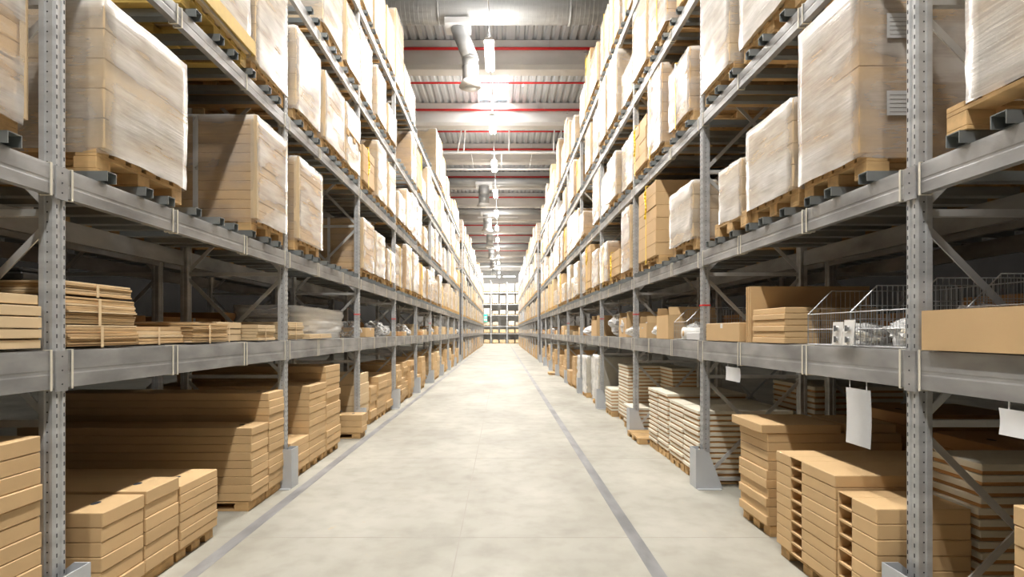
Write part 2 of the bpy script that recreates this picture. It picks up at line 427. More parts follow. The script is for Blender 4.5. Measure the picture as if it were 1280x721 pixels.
# ------------------------------------------------------------------ racks
def mb_post(b, y0, x0, holes=True, top=6.95, xin=1):
    """C post: x0 is its aisle face, the post extends PD in +x and PW in +y"""
    PD = .076; x1 = x0+PD
    b.prism([(x0,y0+.012),(x0+.008,y0),(x0+.026,y0),(x0+.030,y0+.007),(x0+.046,y0+.007),(x0+.050,y0),(x1,y0),(x1,y0+PW),(x0+.008,y0+PW),(x0,y0+PW-.012),
             (x0,y0+.052),(x0+.006,y0+.046),(x0+.006,y0+.034),(x0,y0+.028)], 2, .01, top, 'steel')
    if holes:
        z = .12
        while z < top-.05:
            zz = z
            b.box(x0-.0008, x0+.001, y0+.015, y0+.021, zz, zz+.02, 'hole'); b.box(x0-.0008, x0+.001, y0+.060, y0+.066, zz, zz+.02, 'hole')
            vs = []; cx = x0+.038
            for q in range(6): vs.append((cx+.0045*math.cos(q*PI/3), y0+.0062, zz+.03+.0045*math.sin(q*PI/3)))
            b.add(vs, [range(6)], 'hole')
            z += .05
    b.box(x0, x1+.02, y0, y0+PW, 0, .01, 'steel')
def mb_beam(b, x, y0, y1, li, out=-1):
    """step profile beam, its outer face towards out"""
    z1 = LV[li]; z0 = z1-BH[li]; h = BH[li]; t = .045*-out; g = .0016*-out
    b.prism([(x, z0), (x, z0+h*.36), (x+g, z0+h*.40), (x+g, z0+h*.46), (x, z0+h*.50), (x, z1-.012), (x+g*.6, z1), (x+t, z1), (x+t, z0)], 1, y0, y1, 'beam') if False else \
    b.prism([(x, z0), (x, z0+h*.36), (x+g, z0+h*.40), (x+g, z0+h*.46), (x, z0+h*.50), (x, z1-.012), (x+g*.6, z1), (x+t, z1), (x+t, z0)], 1, y0, y1, 'beam')
def barY(n=9): return [PW/2 + .14 + (BAY-.28)*(k+.5)/n + (.035 if k % 3 == 1 else -.03 if k % 3 == 2 else 0) for k in range(n)]
def mb_bar(b, y, z, x0=-.055, x1=DEPTH+.02, wd=.072, h=.055, t=.004):
    b.box(x0, x1, y-wd/2, y-wd/2+t, z, z+h, 'bar'); b.box(x0, x1, y+wd/2-t, y+wd/2, z, z+h, 'bar')
    b.box(x0, x1, y-wd/2, y+wd/2, z+h-t, z+h, 'bar'); b.box(x0+.05, x1, y-wd/2+t, y+wd/2-t, z, z+t, 'bar')
def rack_proto(full=True, holes=True):
    """one bay: near frame, beams, bars; local y 0 = near face of near post, x 0 = aisle face"""
    r = empty('pallet_rack')
    b = MB(); mb_post(b, 0, 0, holes); b.build('upright', r)
    b = MB(); mb_post(b, 0, DEPTH-.076, False); b.build('upright', r)
    for k in range(7):
        z = .08 + 1.06*k
        if z > 6.9: break
        b = MB(); b.bar((.06,PW/2,z),(DEPTH-.06,PW/2,z), .035,.035,(0,1,0),'chrome'); b.build('strut', r)
        if k < 6:
            b = MB(); b.bar((.06,.026,z+.04),(DEPTH-.06,.026,z+1.02), .008,.036,(0,1,0),'chrome'); b.build('brace', r)
            b = MB(); b.bar((.06,.054,z+1.02),(DEPTH-.06,.054,z+.04), .008,.036,(0,1,0),'chrome'); b.build('brace', r)
    for li in range(5):
        b = MB(); mb_beam(b, -.004, PW+.001, BAY-.001, li); b.build('beam', r)
        b = MB(); mb_beam(b, DEPTH+.004, PW+.001, BAY-.001, li, 1); b.build('beam', r)
        z1, z0 = LV[li], LV[li]-BH[li]
        b = MB(); b.prism([(-.010,.004),(-.010,PW-.004),(-.001,PW-.001),(-.001,.001)], 2, z0-.015, z1, 'beam')
        for q in range(3): b.rod((-.0095,PW/2,z0+.02+q*(BH[li]-.05)/2),(-.0115,PW/2,z0+.02+q*(BH[li]-.05)/2), .004,'hole',8)
        b.build('connector', r)
        ys = [PW+.02, BAY-.03] + ([.95, 1.0, 1.95, 2.0] if li < 2 else [1.0, 1.05, 2.0])
        for yy in ys:
            b = MB(); t = .0035; w_ = .011; z1b, z0b = z1+.002, z0-.004
            x0_, x1_ = -.010, .05
            b.box(x0_, x0_+t, yy, yy+w_, z0b, z1b, 'tie'); b.box(x1_, x1_+t, yy, yy+w_, z0b, z1b, 'tie')
            b.box(x0_, x1_, yy, yy+w_, z1b, z1b+t, 'tie'); b.box(x0_, x1_, yy, yy+w_, z0b-t, z0b, 'tie')
            b.build('cord_tie', r)
        if li:
            for y in barY():
                b = MB(); mb_bar(b, y, z1+.0015); b.build('support_bar', r)
        else:
            b = MB(); b.box(.045, DEPTH-.045, PW, BAY-.002, z1-.04, z1+.0055, 'shelf'); b.build('shelf_panel', r)
    return r
def rack_far():
    b = MB(); mb_post(b, 0, 0, False); mb_post(b, 0, DEPTH-.076, False)
    for k in range(6):
        z = .08 + 1.06*k
        b.bar((.06,PW/2,z),(DEPTH-.06,PW/2,z), .035,.035,(0,1,0),'chrome')
        b.bar((.06,.026,z+.04),(DEPTH-.06,.026,z+1.02), .008,.036,(0,1,0),'chrome')
        b.bar((.06,.054,z+1.02),(DEPTH-.06,.054,z+.04), .008,.036,(0,1,0),'chrome')
    for li in range(5):
        mb_beam(b, -.004, PW+.001, BAY-.001, li); mb_beam(b, DEPTH+.004, PW+.001, BAY-.001, li, 1)
        if li:
            for y in barY(): b.box(-.055, DEPTH+.02, y-.036, y+.036, LV[li]+.0015, LV[li]+.055, 'bar')
        else: b.box(.045, DEPTH-.045, PW, BAY-.002, LV[0]-.04, LV[0]+.0055, 'shelf')
    return b.build('pallet_rack')
RP, RF = Proto(rack_proto), Proto(rack_far)
# the left bay is the mirror image of the right one (rotated copies would put the post at the far end)
def mirror_proto(P):
    """a left-handed version of a rack prototype: its own meshes with x negated"""
    src = P.get()
    def mir(o, parent=None):
        c = o.copy()
        if o.data:
            me = o.data.copy(); 
            for v in me.vertices: v.co.x = -v.co.x
            me.flip_normals(); c.data = me
        C.objects.link(c)
        if parent: c.parent = parent
        for ch in o.children: mir(ch, c)
        return c
    out = mir(src)
    P.o = src
    return src, out
class Pool:
    def __init__(s, first): s.first = first; s.used = False
    def get(s):
        if not s.used: s.used = True; return s.first
        return copy_tree(s.first)
a, m_ = mirror_proto(RP); rackpool = {(1,1): Pool(a), (-1,1): Pool(m_)}
a, m_ = mirror_proto(RF); rackpool.update({(1,0): Pool(a), (-1,0): Pool(m_)})
def end_frame(side, y, xf, label):
    b = MB(); mb_post(b, 0, 0, False); mb_post(b, 0, DEPTH-.076, False)
    for k in range(6):
        z = .08 + 1.06*k
        b.bar((.06,PW/2,z),(DEPTH-.06,PW/2,z), .035,.035,(0,1,0),'chrome')
        b.bar((.06,.026,z+.04),(DEPTH-.06,.026,z+1.02), .008,.036,(0,1,0),'chrome')
    o = b.build('rack_end_frame'); o.location = (side*xf, y, 0); o.scale = (1,1,1)
    if side < 0:
        for v in o.data.vertices: v.co.x = -v.co.x
        o.data.flip_normals()
    tag(o, label, 'rack frame')
REAR = DEPTH + .22
for side in (-1, 1):
    for i in range(NB1+NB2):
        o = rackpool[(side, 1 if i < 8 else 0)].get()
        o.location = (side*FACE[side], bay_y(i), 0)
        tag(o, 'grey steel rack bay facing the aisle, %s side, %s bay from the camera' % (SN[side], ORD[i]), 'pallet rack', 'rack bays lining the aisle')
        if (side, i) in ((1,2),(1,3),(1,4),(1,6),(-1,3),(-1,4),(-1,6)):
            b = MB(); x = -.003 if side > 0 else .003
            b.box(min(x,-x*27), max(x,-x*27), -.003, PW+.003, 1.87, 1.885, 'redtape'); t = b.build('tape', o); t['label'] = 'red tape band'
        if i < 5:                                   # back-to-back rack behind
            o = rackpool[(side, 0)].get(); o.location = (side*(FACE[side]+REAR), bay_y(i), 0)
            tag(o, 'grey steel rack bay standing behind the %s rack, %s bay from the camera' % (SN[side], ORD[i]), 'pallet rack', 'rack bays of the rear rows')
    end_frame(side, bay_y(NB1-1)+BAY, FACE[side], 'steel end frame closing the near run of the %s rack' % SN[side])
    end_frame(side, bay_y(NB1+NB2-1)+BAY, FACE[side], 'steel end frame closing the far run of the %s rack' % SN[side])
    # building column between the runs
    b = MB(); xf = FACE[side]+.03
    x0, x1 = sorted((side*xf, side*(xf+.22)))
    b.box(x0, x1, 29.6, 29.62, .02, 4.3, 'darkcol'); b.box(x0, x1, 29.8, 29.82, .02, 4.3, 'darkcol'); b.box((x0+x1)/2-.01, (x0+x1)/2+.01, 29.62, 29.8, .02, 4.3, 'darkcol'); b.box(x0-.05, x1+.05, 29.55, 29.87, 0, .02, 'darkcol')
    tag(b.build('steel_column'), 'dark steel post standing between the two runs of the %s rack' % SN[side], 'column')
# post guards
def guard():
    b = MB(); t = .006
    b.box(-.085, -.079, -.05, PW+.05, 0, .40, 'guard')
    for y in (-.05, PW+.05-t): b.prism([(-.079,0),(.19,0),(.05,.36),(.0,.40),(-.079,.40)], 1, y, y+t, 'guard')
    b.box(-.079, .16, -.10, -.05, 0, .006, 'guard')
    return b.build('post_guard')
GP = Proto(guard)
g0, g1 = mirror_proto(GP); gp = {1: Pool(g0), -1: Pool(g1)}
for side in (-1, 1):
    for i in range(1, NB1+1):
        o = gp[side].get(); o.location = (side*FACE[side], POST1+BAY*(i-1), .0)
        tag(o, 'grey steel guard bolted at the foot of the %s %s rack post from the camera' % (ORD[i-1], SN[side]), 'post guard', 'steel guards at the feet of the rack posts')

# ------------------------------------------------------------------ pallets and loads
def mb_pallet(b, d, wd, m='wood', h=.13):
    hw = wd/2; n0 = len(b.v)
    for k in range(3):
        y = -hw + k*(wd-.11)/2
        b.cbox(0, d, y, y+.11, 0, .018, .002, m)
        for j in range(3):
            x = j*(d-.13)/2; b.cbox(x, x+.13, y, y+.11, .018, .085, .003, m)
    for j in range(3): x = j*(d-.12)/2; b.cbox(x, x+.12, -hw, hw, .085, .105, .002, m)
    n = 6; gp_ = (wd-n*.095)/(n-1) if wd > .6 else .02; n = 6 if wd > .6 else max(3, int(wd/.11))
    bw = min(.095, (wd-.02*(n-1))/n)
    for k in range(n):
        y = -hw + k*(wd-bw)/(n-1); b.cbox(0, d, y, y+bw, .105, .13, .002, m)
    if h != .13: b.v[n0:] = [(v[0], v[1], v[2]*h/.13) for v in b.v[n0:]]
def film_shell(d, wd, z0, z1, seed, amp=.006, m='film', hem=.02):
    """shell of stretch film around a load: front x=0, depth d"""
    b = MB(); n = 56; rows = 13; r = .03; vs = []; fs = []
    per = []
    segs = [(0,-wd/2,d,-wd/2),(d,-wd/2,d,wd/2),(d,wd/2,0,wd/2),(0,wd/2,0,-wd/2)]
    for (xa,ya,xb,yb) in segs:
        for k in range(n//4):
            t = .03+.94*k/(n//4-1); per.append((xa+(xb-xa)*t, ya+(yb-ya)*t))
    N = len(per); cx = d/2
    def off(x, y, z):
        v = noise.noise(Vector((x*5+seed*3.1, y*5, (z+y*.5)*9)))*amp + noise.noise(Vector((x*16, y*16+seed, (z+y*.6)*30)))*amp*.5
        return v
    for j in range(rows):
        t = j/(rows-1)
        for (x, y) in per:
            z = z0+(z1-z0)*t
            if j == 0: z += noise.noise(Vector((x*4,y*4,seed)))*hem
            v = off(x,y,z)+.007; nx = (-1 if x < .04 else 1 if x > d-.04 else 0); ny = (-1 if y < -wd/2+.03 else 1 if y > wd/2-.03 else 0)
            vs.append((x+nx*v, y+ny*v, z + (abs(v)*.5 if j == rows-1 else 0)))
        if j: 
            for k in range(N):
                a = (j-1)*N+k; c = (j-1)*N+(k+1)%N; fs.append((a, c, c+N, a+N))
    base = (rows-1)*N
    for q, s_ in enumerate((.86, .5, .15)):
        o = len(vs)
        for (x, y) in per:
            vs.append((cx+(x-cx)*s_, y*s_, z1+.01+noise.noise(Vector((x*3,y*3,seed+9)))*.012))
        pb = base if q == 0 else o-N
        for k in range(N): fs.append((pb+k, pb+(k+1)%N, o+(k+1)%N, o+k))
    fs.append([len(vs)-N+k for k in range(N)])
    b.add(vs, fs, m); return b
def load_proto(style, wd, h, seed=0, d=1.12, pal=None, two=False):
    """style: film | thin | kraft | strapped | yellow | crate | labels | cartons | blue"""
    def make():
        rnd = random.Random(seed*131+int(h*100))
        nm = 'strapped_carton_load' if style == 'cartons' else 'wrapped_pallet_load'
        r = empty(nm); b = MB(); pw = pal or wd+.01
        mb_pallet(b, d-(0 if pal else .05), pw, 'yellowwood' if style == 'crate' else 'wood'); b.build('pallet', r).location.x = 0 if pal else .045
        b = MB(); z = .131; top = .13+h; layer = {'film':.16,'thin':.085,'kraft':.085,'strapped':.20,'yellow':.13,'crate':.2,'labels':.5,'cartons':.155,'blue':.2}[style]
        m = {'film':'kraft2','labels':'kraft','crate':'kraft2','cartons':'kraft','blue':'kraft2'}.get(style, 'kraft')
        nl = max(1, round(h/layer)); lh = h/nl; fine = nl
        for k in range(nl):
            j = rnd.uniform(-.006,.006); jj = rnd.uniform(-.005,.005)
            if style in ('cartons', 'strapped', 'yellow', 'film'):
                nc = 2 if (k % 2 or style == 'film') else 3
                if style == 'cartons': nc = 2
                for q in range(nc):
                    x0 = d*q/nc+.002; x1 = d*(q+1)/nc-.002
                    for hy in ((-1, 0), (0, 1)) if style == 'cartons' else ((-1, 1),):
                        ya, yb = hy[0]*wd/2, hy[1]*wd/2
                        e = rnd.uniform(0,.012) if style == 'cartons' else .004
                        b.cbox(x0+(e if q == 0 else 0), x1, ya+.002+jj*(style=='cartons'), yb-.002+jj*(style=='cartons'), z+lh*k+.001, z+lh*(k+1)-.001, .004, m)
            else:
                b.cbox(.004+max(0,j), d-.004, -wd/2+.003, wd/2-.003, z+lh*k+.0008, z+lh*(k+1)-.0008, .0045, m)
        b.build('carton_stack', r)
        if style in ('kraft', 'thin'):
            for y in (-1, 1):
                b = MB(); b.box(-.004, .05, y*(wd/2+.001)-.003, y*(wd/2+.001)+.003, z, top+.004, 'kraft2'); b.box(-.004, -.001, y*(wd/2+.001)-.04*(y>0), y*(wd/2+.001)+.04*(y<0), z, top+.004, 'kraft2')
                b.build('corner_board', r)
            b = MB(); x = .52
            b.box(x, x+.045, -wd/2-.008, wd/2+.008, top+.004, top+.009, 'white'); 
            for y in (-1, 1): b.box(x, x+.045, min(y*(wd/2+.004), y*(wd/2+.009)), max(y*(wd/2+.004), y*(wd/2+.009)), .08, top+.006, 'white')
            b.build('strap', r)['label'] = 'white strap'
        if style != 'cartons':
            mm = {'thin':'filmthin','labels':'film','kraft':'filmthin'}.get(style, 'film')
            film_shell(d, wd, .105, top+.006, seed+1, m=mm, amp=.0075 if style != 'labels' else .004).build('stretch_film', r, True)
        if two:
            b = MB(); zt = top*.52
            for k in range(3): y = -wd/2+k*(wd-.1)/2; b.cbox(-.018,-.002,y,y+.1,zt,zt+.07,.002,'wood')
            b.box(-.02,-.003,-wd/2,wd/2,zt+.07,zt+.09,'wood'); b.build('middle_pallet', r)
        if style in ('yellow', 'cartons', 'strapped'):
            b = MB(); y = -.05+.1*(seed%3)
            b.box(-.022,-.018, y-.013, y+.013, .05, top+.02, 'yellow' if style != 'strapped' else 'white')
            b.box(-.022, d+.02, y-.013, y+.013, top+.019, top+.022, 'yellow' if style != 'strapped' else 'white')
            b.build('strap', r)['label'] = ('yellow' if style != 'strapped' else 'white')+' strap'
            if style == 'cartons':
                b = MB(); pts = [(-.026, y+.03*math.sin(t*2.2), top-.05-.11*t) for t in [q*.5 for q in range(8)]]
                for p_, q_ in zip(pts, pts[1:]): b.rod(p_, q_, .012, 'yellow', 6)
                b.build('strap_loop', r, True)['label'] = 'loose curl of yellow strap'
        if style == 'crate':
            b = MB(); b.box(-.03,-.012,-wd/2-.02,wd/2+.02,.13,.25,'yellowwood')
            for y in (-1,1): b.box(-.02,d,min(y*(wd/2+.012),y*(wd/2+.03)),max(y*(wd/2+.012),y*(wd/2+.03)),.13,.25,'yellowwood')
            b.build('crate_rim', r)['label'] = 'yellow wooden rim'
        if style == 'labels':
            for z_ in (.34, .78):
                b = MB(); b.box(.15,.36,-wd/2-.020,-wd/2-.018,z_,z_+.14,'white')
                b.build('paper_label', r)['label'] = 'white paper label'
                b = MB()
                for q in range(5): b.box(.165,.345,-wd/2-.0212,-wd/2-.0200,z_+.018+q*.024,z_+.021+q*.024,'shelf')
                b.build('print_lines', r.children[-1])
        return r
    return make
def far_proto(wd, h, seed, d=1.1, m='farload'):
    def make():
        rnd = random.Random(seed); b = MB(); mb_pal = b
        for k in range(3):
            y = -wd/2+k*(wd-.11)/2; b.box(0,d,y,y+.11,0,.10,'wood')
        b.box(0,d,-wd/2,wd/2,.10,.13,'wood')
        z = .13; n = 3 if h < .8 else 5
        for k in range(n):
            e = rnd.uniform(0,.012); b.cbox(e, d-e, -wd/2+e, wd/2-e, z+h*k/n, z+h*(k+1)/n, .01, m)
        if seed % 3 == 0: b.box(-.006,-.001,-.02,.02,.05,h+.12,'yellow')
        return b.build('wrapped_pallet_load')
    return make
STW = {'film':'white film-wrapped load','thin':'thinly wrapped board load','kraft':'brown board load in clear film','strapped':'wrapped load with white strap',
       'yellow':'wrapped load with yellow strap','crate':'yellow-framed wrapped load','labels':'film-wrapped carton with paper labels','cartons':'stack of brown cartons',
       'blue':'wrapped load'}
LN = ['lowest shelf','second shelf','third shelf','fourth shelf','top shelf']
def add_load(side, i, li, y0, y1, top, style, pos, off=-.03, seed=None, pal=None, two=False, far=False, d=1.12):
    wd = round(y1-y0, 2); z = LV[li]+.0585; h = round(top-z-.13, 2)
    seed = int(wd*100)%7 if seed is None else seed
    if far:
        o = proto(('far', wd, h, seed % 4, style == 'brownfar'), far_proto(wd, h, seed % 4, m='kraft2' if style == 'brownfar' else 'farload'))
    else: o = proto((style, wd, h, seed, pal, two, d), load_proto(style, wd, h, seed, d, pal, two))
    put(o, side, (y0+y1)/2, z, off)
    if style == 'labels' and side < 0: pass
    size = 'low' if h < .6 else 'tall' if h > .95 else 'mid-height'
    desc = STW.get(style, 'wrapped load')
    if far: desc = ('film-wrapped load' if style != 'brownfar' else 'brown carton load') + (' with yellow strap' if (seed % 4) % 3 == 0 else '')
    tag(o, '%s %s, %s on %s, %s rack, %s bay' % (size, desc, pos, LN[li], SN[side], ORD[i]), 'pallet load', 'pallet loads on the %s rack' % SN[side])
    return o
near = {
 (-1,0,1): [(1.78,2.58,3.58,'thin','nearest',{'off':.06})],
 (-1,1,1): [(2.97,3.75,3.45,'film','nearest',{'seed':3}), (4.80,5.49,3.54,'kraft','farthest',{})],
 (-1,2,1): [(5.80,6.57,3.50,'thin','only load',{})],
 (-1,3,1): [(8.50,9.22,3.41,'kraft','nearest',{}), (9.32,10.1,3.36,'film','middle',{}), (10.3,11.05,3.2,'yellow','farthest',{})],
 (-1,1,2): [(3.75,4.70,5.02,'crate','middle',{}), (4.80,5.50,5.02,'film','farthest',{})],
 (-1,2,2): [(5.74,6.50,4.88,'film','nearest',{}), (6.66,7.50,4.85,'thin','middle',{}), (7.58,8.33,4.86,'film','farthest',{'two':True})],
 (-1,3,2): [(8.55,9.3,4.6,'cartons','nearest',{}), (9.5,10.25,5.0,'film','middle',{}), (10.4,11.1,4.9,'thin','farthest',{})],
 (-1,2,3): [(6.6,7.4,6.4,'film','middle',{}), (7.58,8.33,6.3,'kraft','farthest',{})],
 (1,0,1): [(1.55,2.36,3.58,'film','nearest',{'pal':1.0})],
 (1,1,1): [(3.06,3.68,3.62,'labels','nearest',{}), (3.76,4.46,3.24,'film','middle',{'seed':4}), (4.56,5.02,3.08,'film','farthest',{'pal':.66,'seed':2})],
 (1,2,1): [(5.72,6.50,3.22,'film','nearest',{}), (7.1,8.0,3.62,'cartons','farthest',{})],
 (1,3,1): [(8.5,9.1,3.62,'thin','nearest',{}), (9.3,10.15,3.05,'cartons','middle',{'seed':5}), (10.3,11.1,3.35,'yellow','farthest',{})],
 (1,1,2): [(3.70,4.60,5.02,'film','middle',{}), (4.81,5.48,5.02,'film','farthest',{})],
 (1,2,2): [(5.82,6.53,4.70,'yellow','nearest',{'seed':1}), (6.82,7.49,5.03,'yellow','middle',{'seed':2}), (7.6,8.32,4.7,'cartons','farthest',{})],
}
rnd = random.Random(11)
stuff = MB(); nload = 0
POS = ['nearest','middle','farthest']
for i in range(NB1+NB2):
    for side in (-1, 1):
        for li in range(1, 5):
            key = (side, i, li)
            if key in near:
                for (y0,y1,top,st,pos,kw) in near[key]: add_load(side, i, li, y0, y1, top, st, pos, **kw); nload += 1
                continue
            for s_ in range(3):
                yc = bay_y(i) + PW + .45 + s_*.925 + rnd.uniform(-.02,.02); wd = rnd.choice((.74,.80,.84))
                z = LV[li]
                vis = yc+wd/2 > 1.55*(z+.1-EYE)
                mx = {1:1.05,2:1.05,3:1.1,4:1.5}[li]
                h = rnd.choice((.55,.75,.85,.95,1.0,1.0,mx)); st = rnd.choice(('film','film','thin','kraft','yellow','strapped','cartons','film') if side < 0 else ('film','yellow','thin','kraft','yellow','film','cartons'))
                if li == 4: h = rnd.choice((.55,.8,1.0,1.2,1.5)); 
                skip = rnd.random() < .06; off = rnd.uniform(-.06,.03); sd = rnd.randrange(2)
                if side < 0 and ((li == 4 and 13.9 < yc < 17.9) or (li == 3 and 11.8 < yc < 13.4)): continue
                if not vis or skip or i == 0: continue
                h = round(h, 2)
                if i < NB1-3:
                    add_load(side, i, li, yc-wd/2, yc+wd/2, LV[li]+.0585+.13+h, st, POS[s_], off=off, seed=sd, d=1.1)
                elif nload < 296:
                    add_load(side, i, li, yc-wd/2, yc+wd/2, LV[li]+.0585+.13+h, 'brownfar' if st in ('kraft','cartons') else 'film', POS[s_], off=off, seed=rnd.randrange(4), far=True)
                else:
                    x0, x1 = sorted((side*(FACE[side]-.03+off*.3), side*(FACE[side]+1.07)))
                    zz = LV[li]+.0585
                    for q in range(3): stuff.box(x0, x1, yc-wd/2+q*(wd-.11)/2, yc-wd/2+q*(wd-.11)/2+.11, zz, zz+.1, 'wood')
                    stuff.box(x0, x1, yc-wd/2, yc+wd/2, zz+.1, zz+.13, 'wood')
                    stuff.box(x0, x1, yc-wd/2, yc+wd/2, zz+.13, zz+.13+h, rnd.choice(('farload','farload','farload','kraft2','bluefilm') if rnd.random() < .4 else ('farload',)))
                    continue
                nload += 1
print('LOADS', nload)
tag(stuff.build('wrapped_pallet_load'), 'distant pale pallet loads filling the far run of both racks', 'pallet load', None, 'stuff')

# ------------------------------------------------------------------ flat cartons on the ground
ncart = 0
def carton(L, W, T, m='kraft', notch=None, thumb=False):
    def make():
        b = MB(); g = .0012
        if notch is None:
            b.cbox(0, L, -W/2, W/2, g, T-g, min(.004, T*.08), m)
            b.box(-.0007, 0, -W/2+.004, W/2-.004, T*.5-.0012, T*.5+.0004, 'brown') if T > .1 else None
        else:
            a, c = notch
            b.cbox(0, L, -W/2, a, g, T-g, .004, m); b.cbox(0, L, c, W/2, g, T-g, .004, m)
            b.cbox(.10, L-.1, a-.002, c+.002, g+.004, T-g-.004, .001, 'brown')
            b.box(.0, L, a-.001, c+.001, g, g+.004, m); b.box(.0, L, a-.001, c+.001, T-g-.004, T-g, m)
        o = b.build('flat_carton')
        if thumb:
            q = MB(); vs = [(.17+.022*math.cos(t*PI/8), .035*math.sin(t*PI/8), T-g+.0006) for t in range(17)]
            q.add(vs, [range(17)], 'hole'); q.build('thumb_hole', o)
        return o
    return make
def ground_pallet(side, y0, y1, off, d, label, z=0, h=.085):
    def mk():
        b = MB(); mb_pallet(b, d, y1-y0, h=h); return b.build('wooden_pallet')
    o = proto(('pal', round(y1-y0,2), d, h), mk); put(o, side, (y0+y1)/2, z+.0005, off)
    tag(o, label, 'pallet', 'wooden pallets'); return o
def stack(side, y0, y1, z0, T, n, L, off, where, m='kraft', notch=None, jit=.006, pallet=True, tilt=0, cat='flat brown carton', group='flat brown cartons stacked on the floor level', last=None):
    """n cartons, each its own object; where completes 'of the ...'"""
    global ncart
    rr = random.Random(int(y0*100)+side+n)
    if pallet: T = round((z0+n*T-.087)/n, 4); z0 = .087
    if pallet:
        ground_pallet(side, y0+.01, y1-.01, off+.03, min(L-.06, 2.0), 'wooden pallet under the %s' % where)
    for k in range(n):
        th = k == n-1 and notch is None
        W = round(y1-y0-.008, 3)
        o = proto(('carton', L, W, T, m, notch, th, side if notch else 0), carton(L, W, T, m, notch if side > 0 or not notch else (-notch[1], -notch[0]), th))
        e = rr.uniform(-jit, jit); put(o, side, (y0+y1)/2 + rr.uniform(-.003,.003), z0+.002+T*k, off+e, rr.uniform(-.004,.004))
        r_ = n-1-k
        pos = 'topmost' if r_ == 0 else ('bottom one' if k == 0 else '%s from top' % ORD[r_])
        tag(o, '%s, %s of %s' % (cat, pos, where), 'carton', group); ncart += 1
Z0 = .122
# left side, near
stack(-1, 1.98, 2.60, Z0, .075, 13, 1.2, -.0, 'stack cut by the left picture edge')
stack(-1, 2.98, 3.34, Z0, .078, 6, 2.1, 0, 'low stack right of the nearest left post')
stack(-1, 3.35, 3.70, Z0, .080, 6, 2.1, .0, 'low stack second from the nearest left post')
stack(-1, 3.71, 4.20, Z0, .058, 7, 2.1, 0, 'low stack third from the nearest left post')
stack(-1, 4.77, 5.12, Z0, .069, 9, 2.1, 0, 'mid-height stack before the second left post')
stack(-1, 5.13, 5.485, Z0, .0685, 13, 2.1, 0, 'tall stack touching the second left post')
stack(-1, 5.66, 6.20, Z0, .074, 4, 1.9, 0, 'low stack beyond the second left post')
stack(-1, 6.21, 6.80, Z0, .077, 11, 1.9, 0, 'tall stack after the low one, third left bay')
stack(-1, 6.81, 7.40, Z0, .080, 13, 1.9, 0, 'tallest stack in the third left bay', jit=.012)
stack(-1, 8.02, 8.32, Z0, .078, 3, .95, -.14, 'small low stack before the third left post')
# left and right, farther bays
rs = random.Random(5)
for side, bays in ((-1, range(3, NB1)), (1, range(6, NB1))):
    for i in bays:
        ya = bay_y(i)+PW+.04; s_ = 0
        if side > 0 and i == 7: ya = 20.66
        while ya < bay_y(i+1 if i+1 < NB1 else i)+(0 if i+1 < NB1 else BAY)-.5 and s_ < 4:
            wd = rs.choice((.45,.55,.68,.72)); T = rs.choice((.11,.13,.16)); n = rs.choice((3,4,5,6,7,7)) if T < .15 else rs.choice((2,3,5,6))
            if ya+wd > bay_y(i)+BAY-.04: break
            if rs.random() < .9:
                size = '%s-layer' % ['zero','one','two','three','four','five','six','seven','eight'][n]
                stack(side, ya, ya+wd, Z0, T, n, 1.0, rs.uniform(-.03,.05), '%s stack, %s in the %s %s bay' % (size, ORD[s_], ORD[i], SN[side]), jit=.02, m=rs.choice(('kraft','kraft','kraft2')))
                s_ += 1
            ya += wd + rs.choice((.01,.02,.1))
# right side, near
stack(1, 1.35, 2.17, Z0, .078, 10, 1.0, 0, 'stack cut by the right picture edge')
stack(1, 2.82, 3.16, Z0, .0775, 7, .50, -.09, 'notched stack beside the nearest right post', notch=(.04,.155), jit=.002, cat='notched brown carton')
stack(1, 3.17, 3.86, Z0, .0695, 9, 1.02, -.09, 'notched stack between nearest post and tall stack', notch=(.02,.15), jit=.002, cat='notched brown carton')
stack(1, 4.17, 4.66, Z0, .0685, 10, 1.05, 0, 'tall stack under the small paper sign', jit=.01)
stack(1, 4.17, 4.72, Z0+10*.0685, .07, 1, .62, -.02, 'short top carton overhanging the tall right stack', pallet=False, jit=.001) if False else None
o = proto('overhang', carton(.62, .54, .07)); put(o, 1, 4.43, Z0+.0035+.685, -.05); tag(o, 'short brown carton overhanging the top of the tall stack under the small sign', 'carton')
o = proto('overhang2', carton(.4, .46, .07)); put(o, 1, 4.42, Z0+.0035+.685, .62); tag(o, 'small brown carton behind the overhanging one on the same tall stack', 'carton')
stack(1, 4.30, 5.0, Z0, .09, 9, .95, 1.2, 'stack standing behind the tall right stack', m='brown', jit=.01)
stack(1, 3.42, 4.1, Z0, .09, 8, .95, 1.2, 'rear stack behind the notched cartons', m='brown', jit=.01)

def panel(L, W, T):
    def make():
        b = MB(); b.box(.012, L-.012, -W/2+.012, W/2-.012, .0005, T*.38, 'brown'); b.cbox(0, L, -W/2, W/2, T*.38, T-.0005, .003, 'cream'); return b.build('cream_panel')
    return make
def pstack(y0, y1, z0, T, n, L, off, where, side=1):
    rr = random.Random(int(y0*77)+n)
    T = round((z0+n*T-.087)/n, 4); z0 = .087
    ground_pallet(side, y0+.005, y1-.005, off+.015, L-.03, 'wooden pallet under the %s' % where)
    for k in range(n):
        W = round(y1-y0-.01, 3)
        o = proto(('panel', L, W, T), panel(L, W, T)); put(o, side, (y0+y1)/2+rr.uniform(-.004,.004), z0+.002+T*k, off+rr.uniform(-.008,.008))
        r_ = n-1-k; pos = 'topmost' if r_ == 0 else ('bottom one' if k == 0 else '%s from top' % ORD[r_])
        tag(o, 'cream panel, %s of the %s' % (pos, where), 'panel', 'cream panels stacked on the floor level')
pstack(5.62, 6.10, Z0, .054, 12, 1.0, 0, 'cream stack beside the second right post')
pstack(6.12, 6.62, Z0, .054, 12, 1.0, .0, 'second cream stack from the second right post')
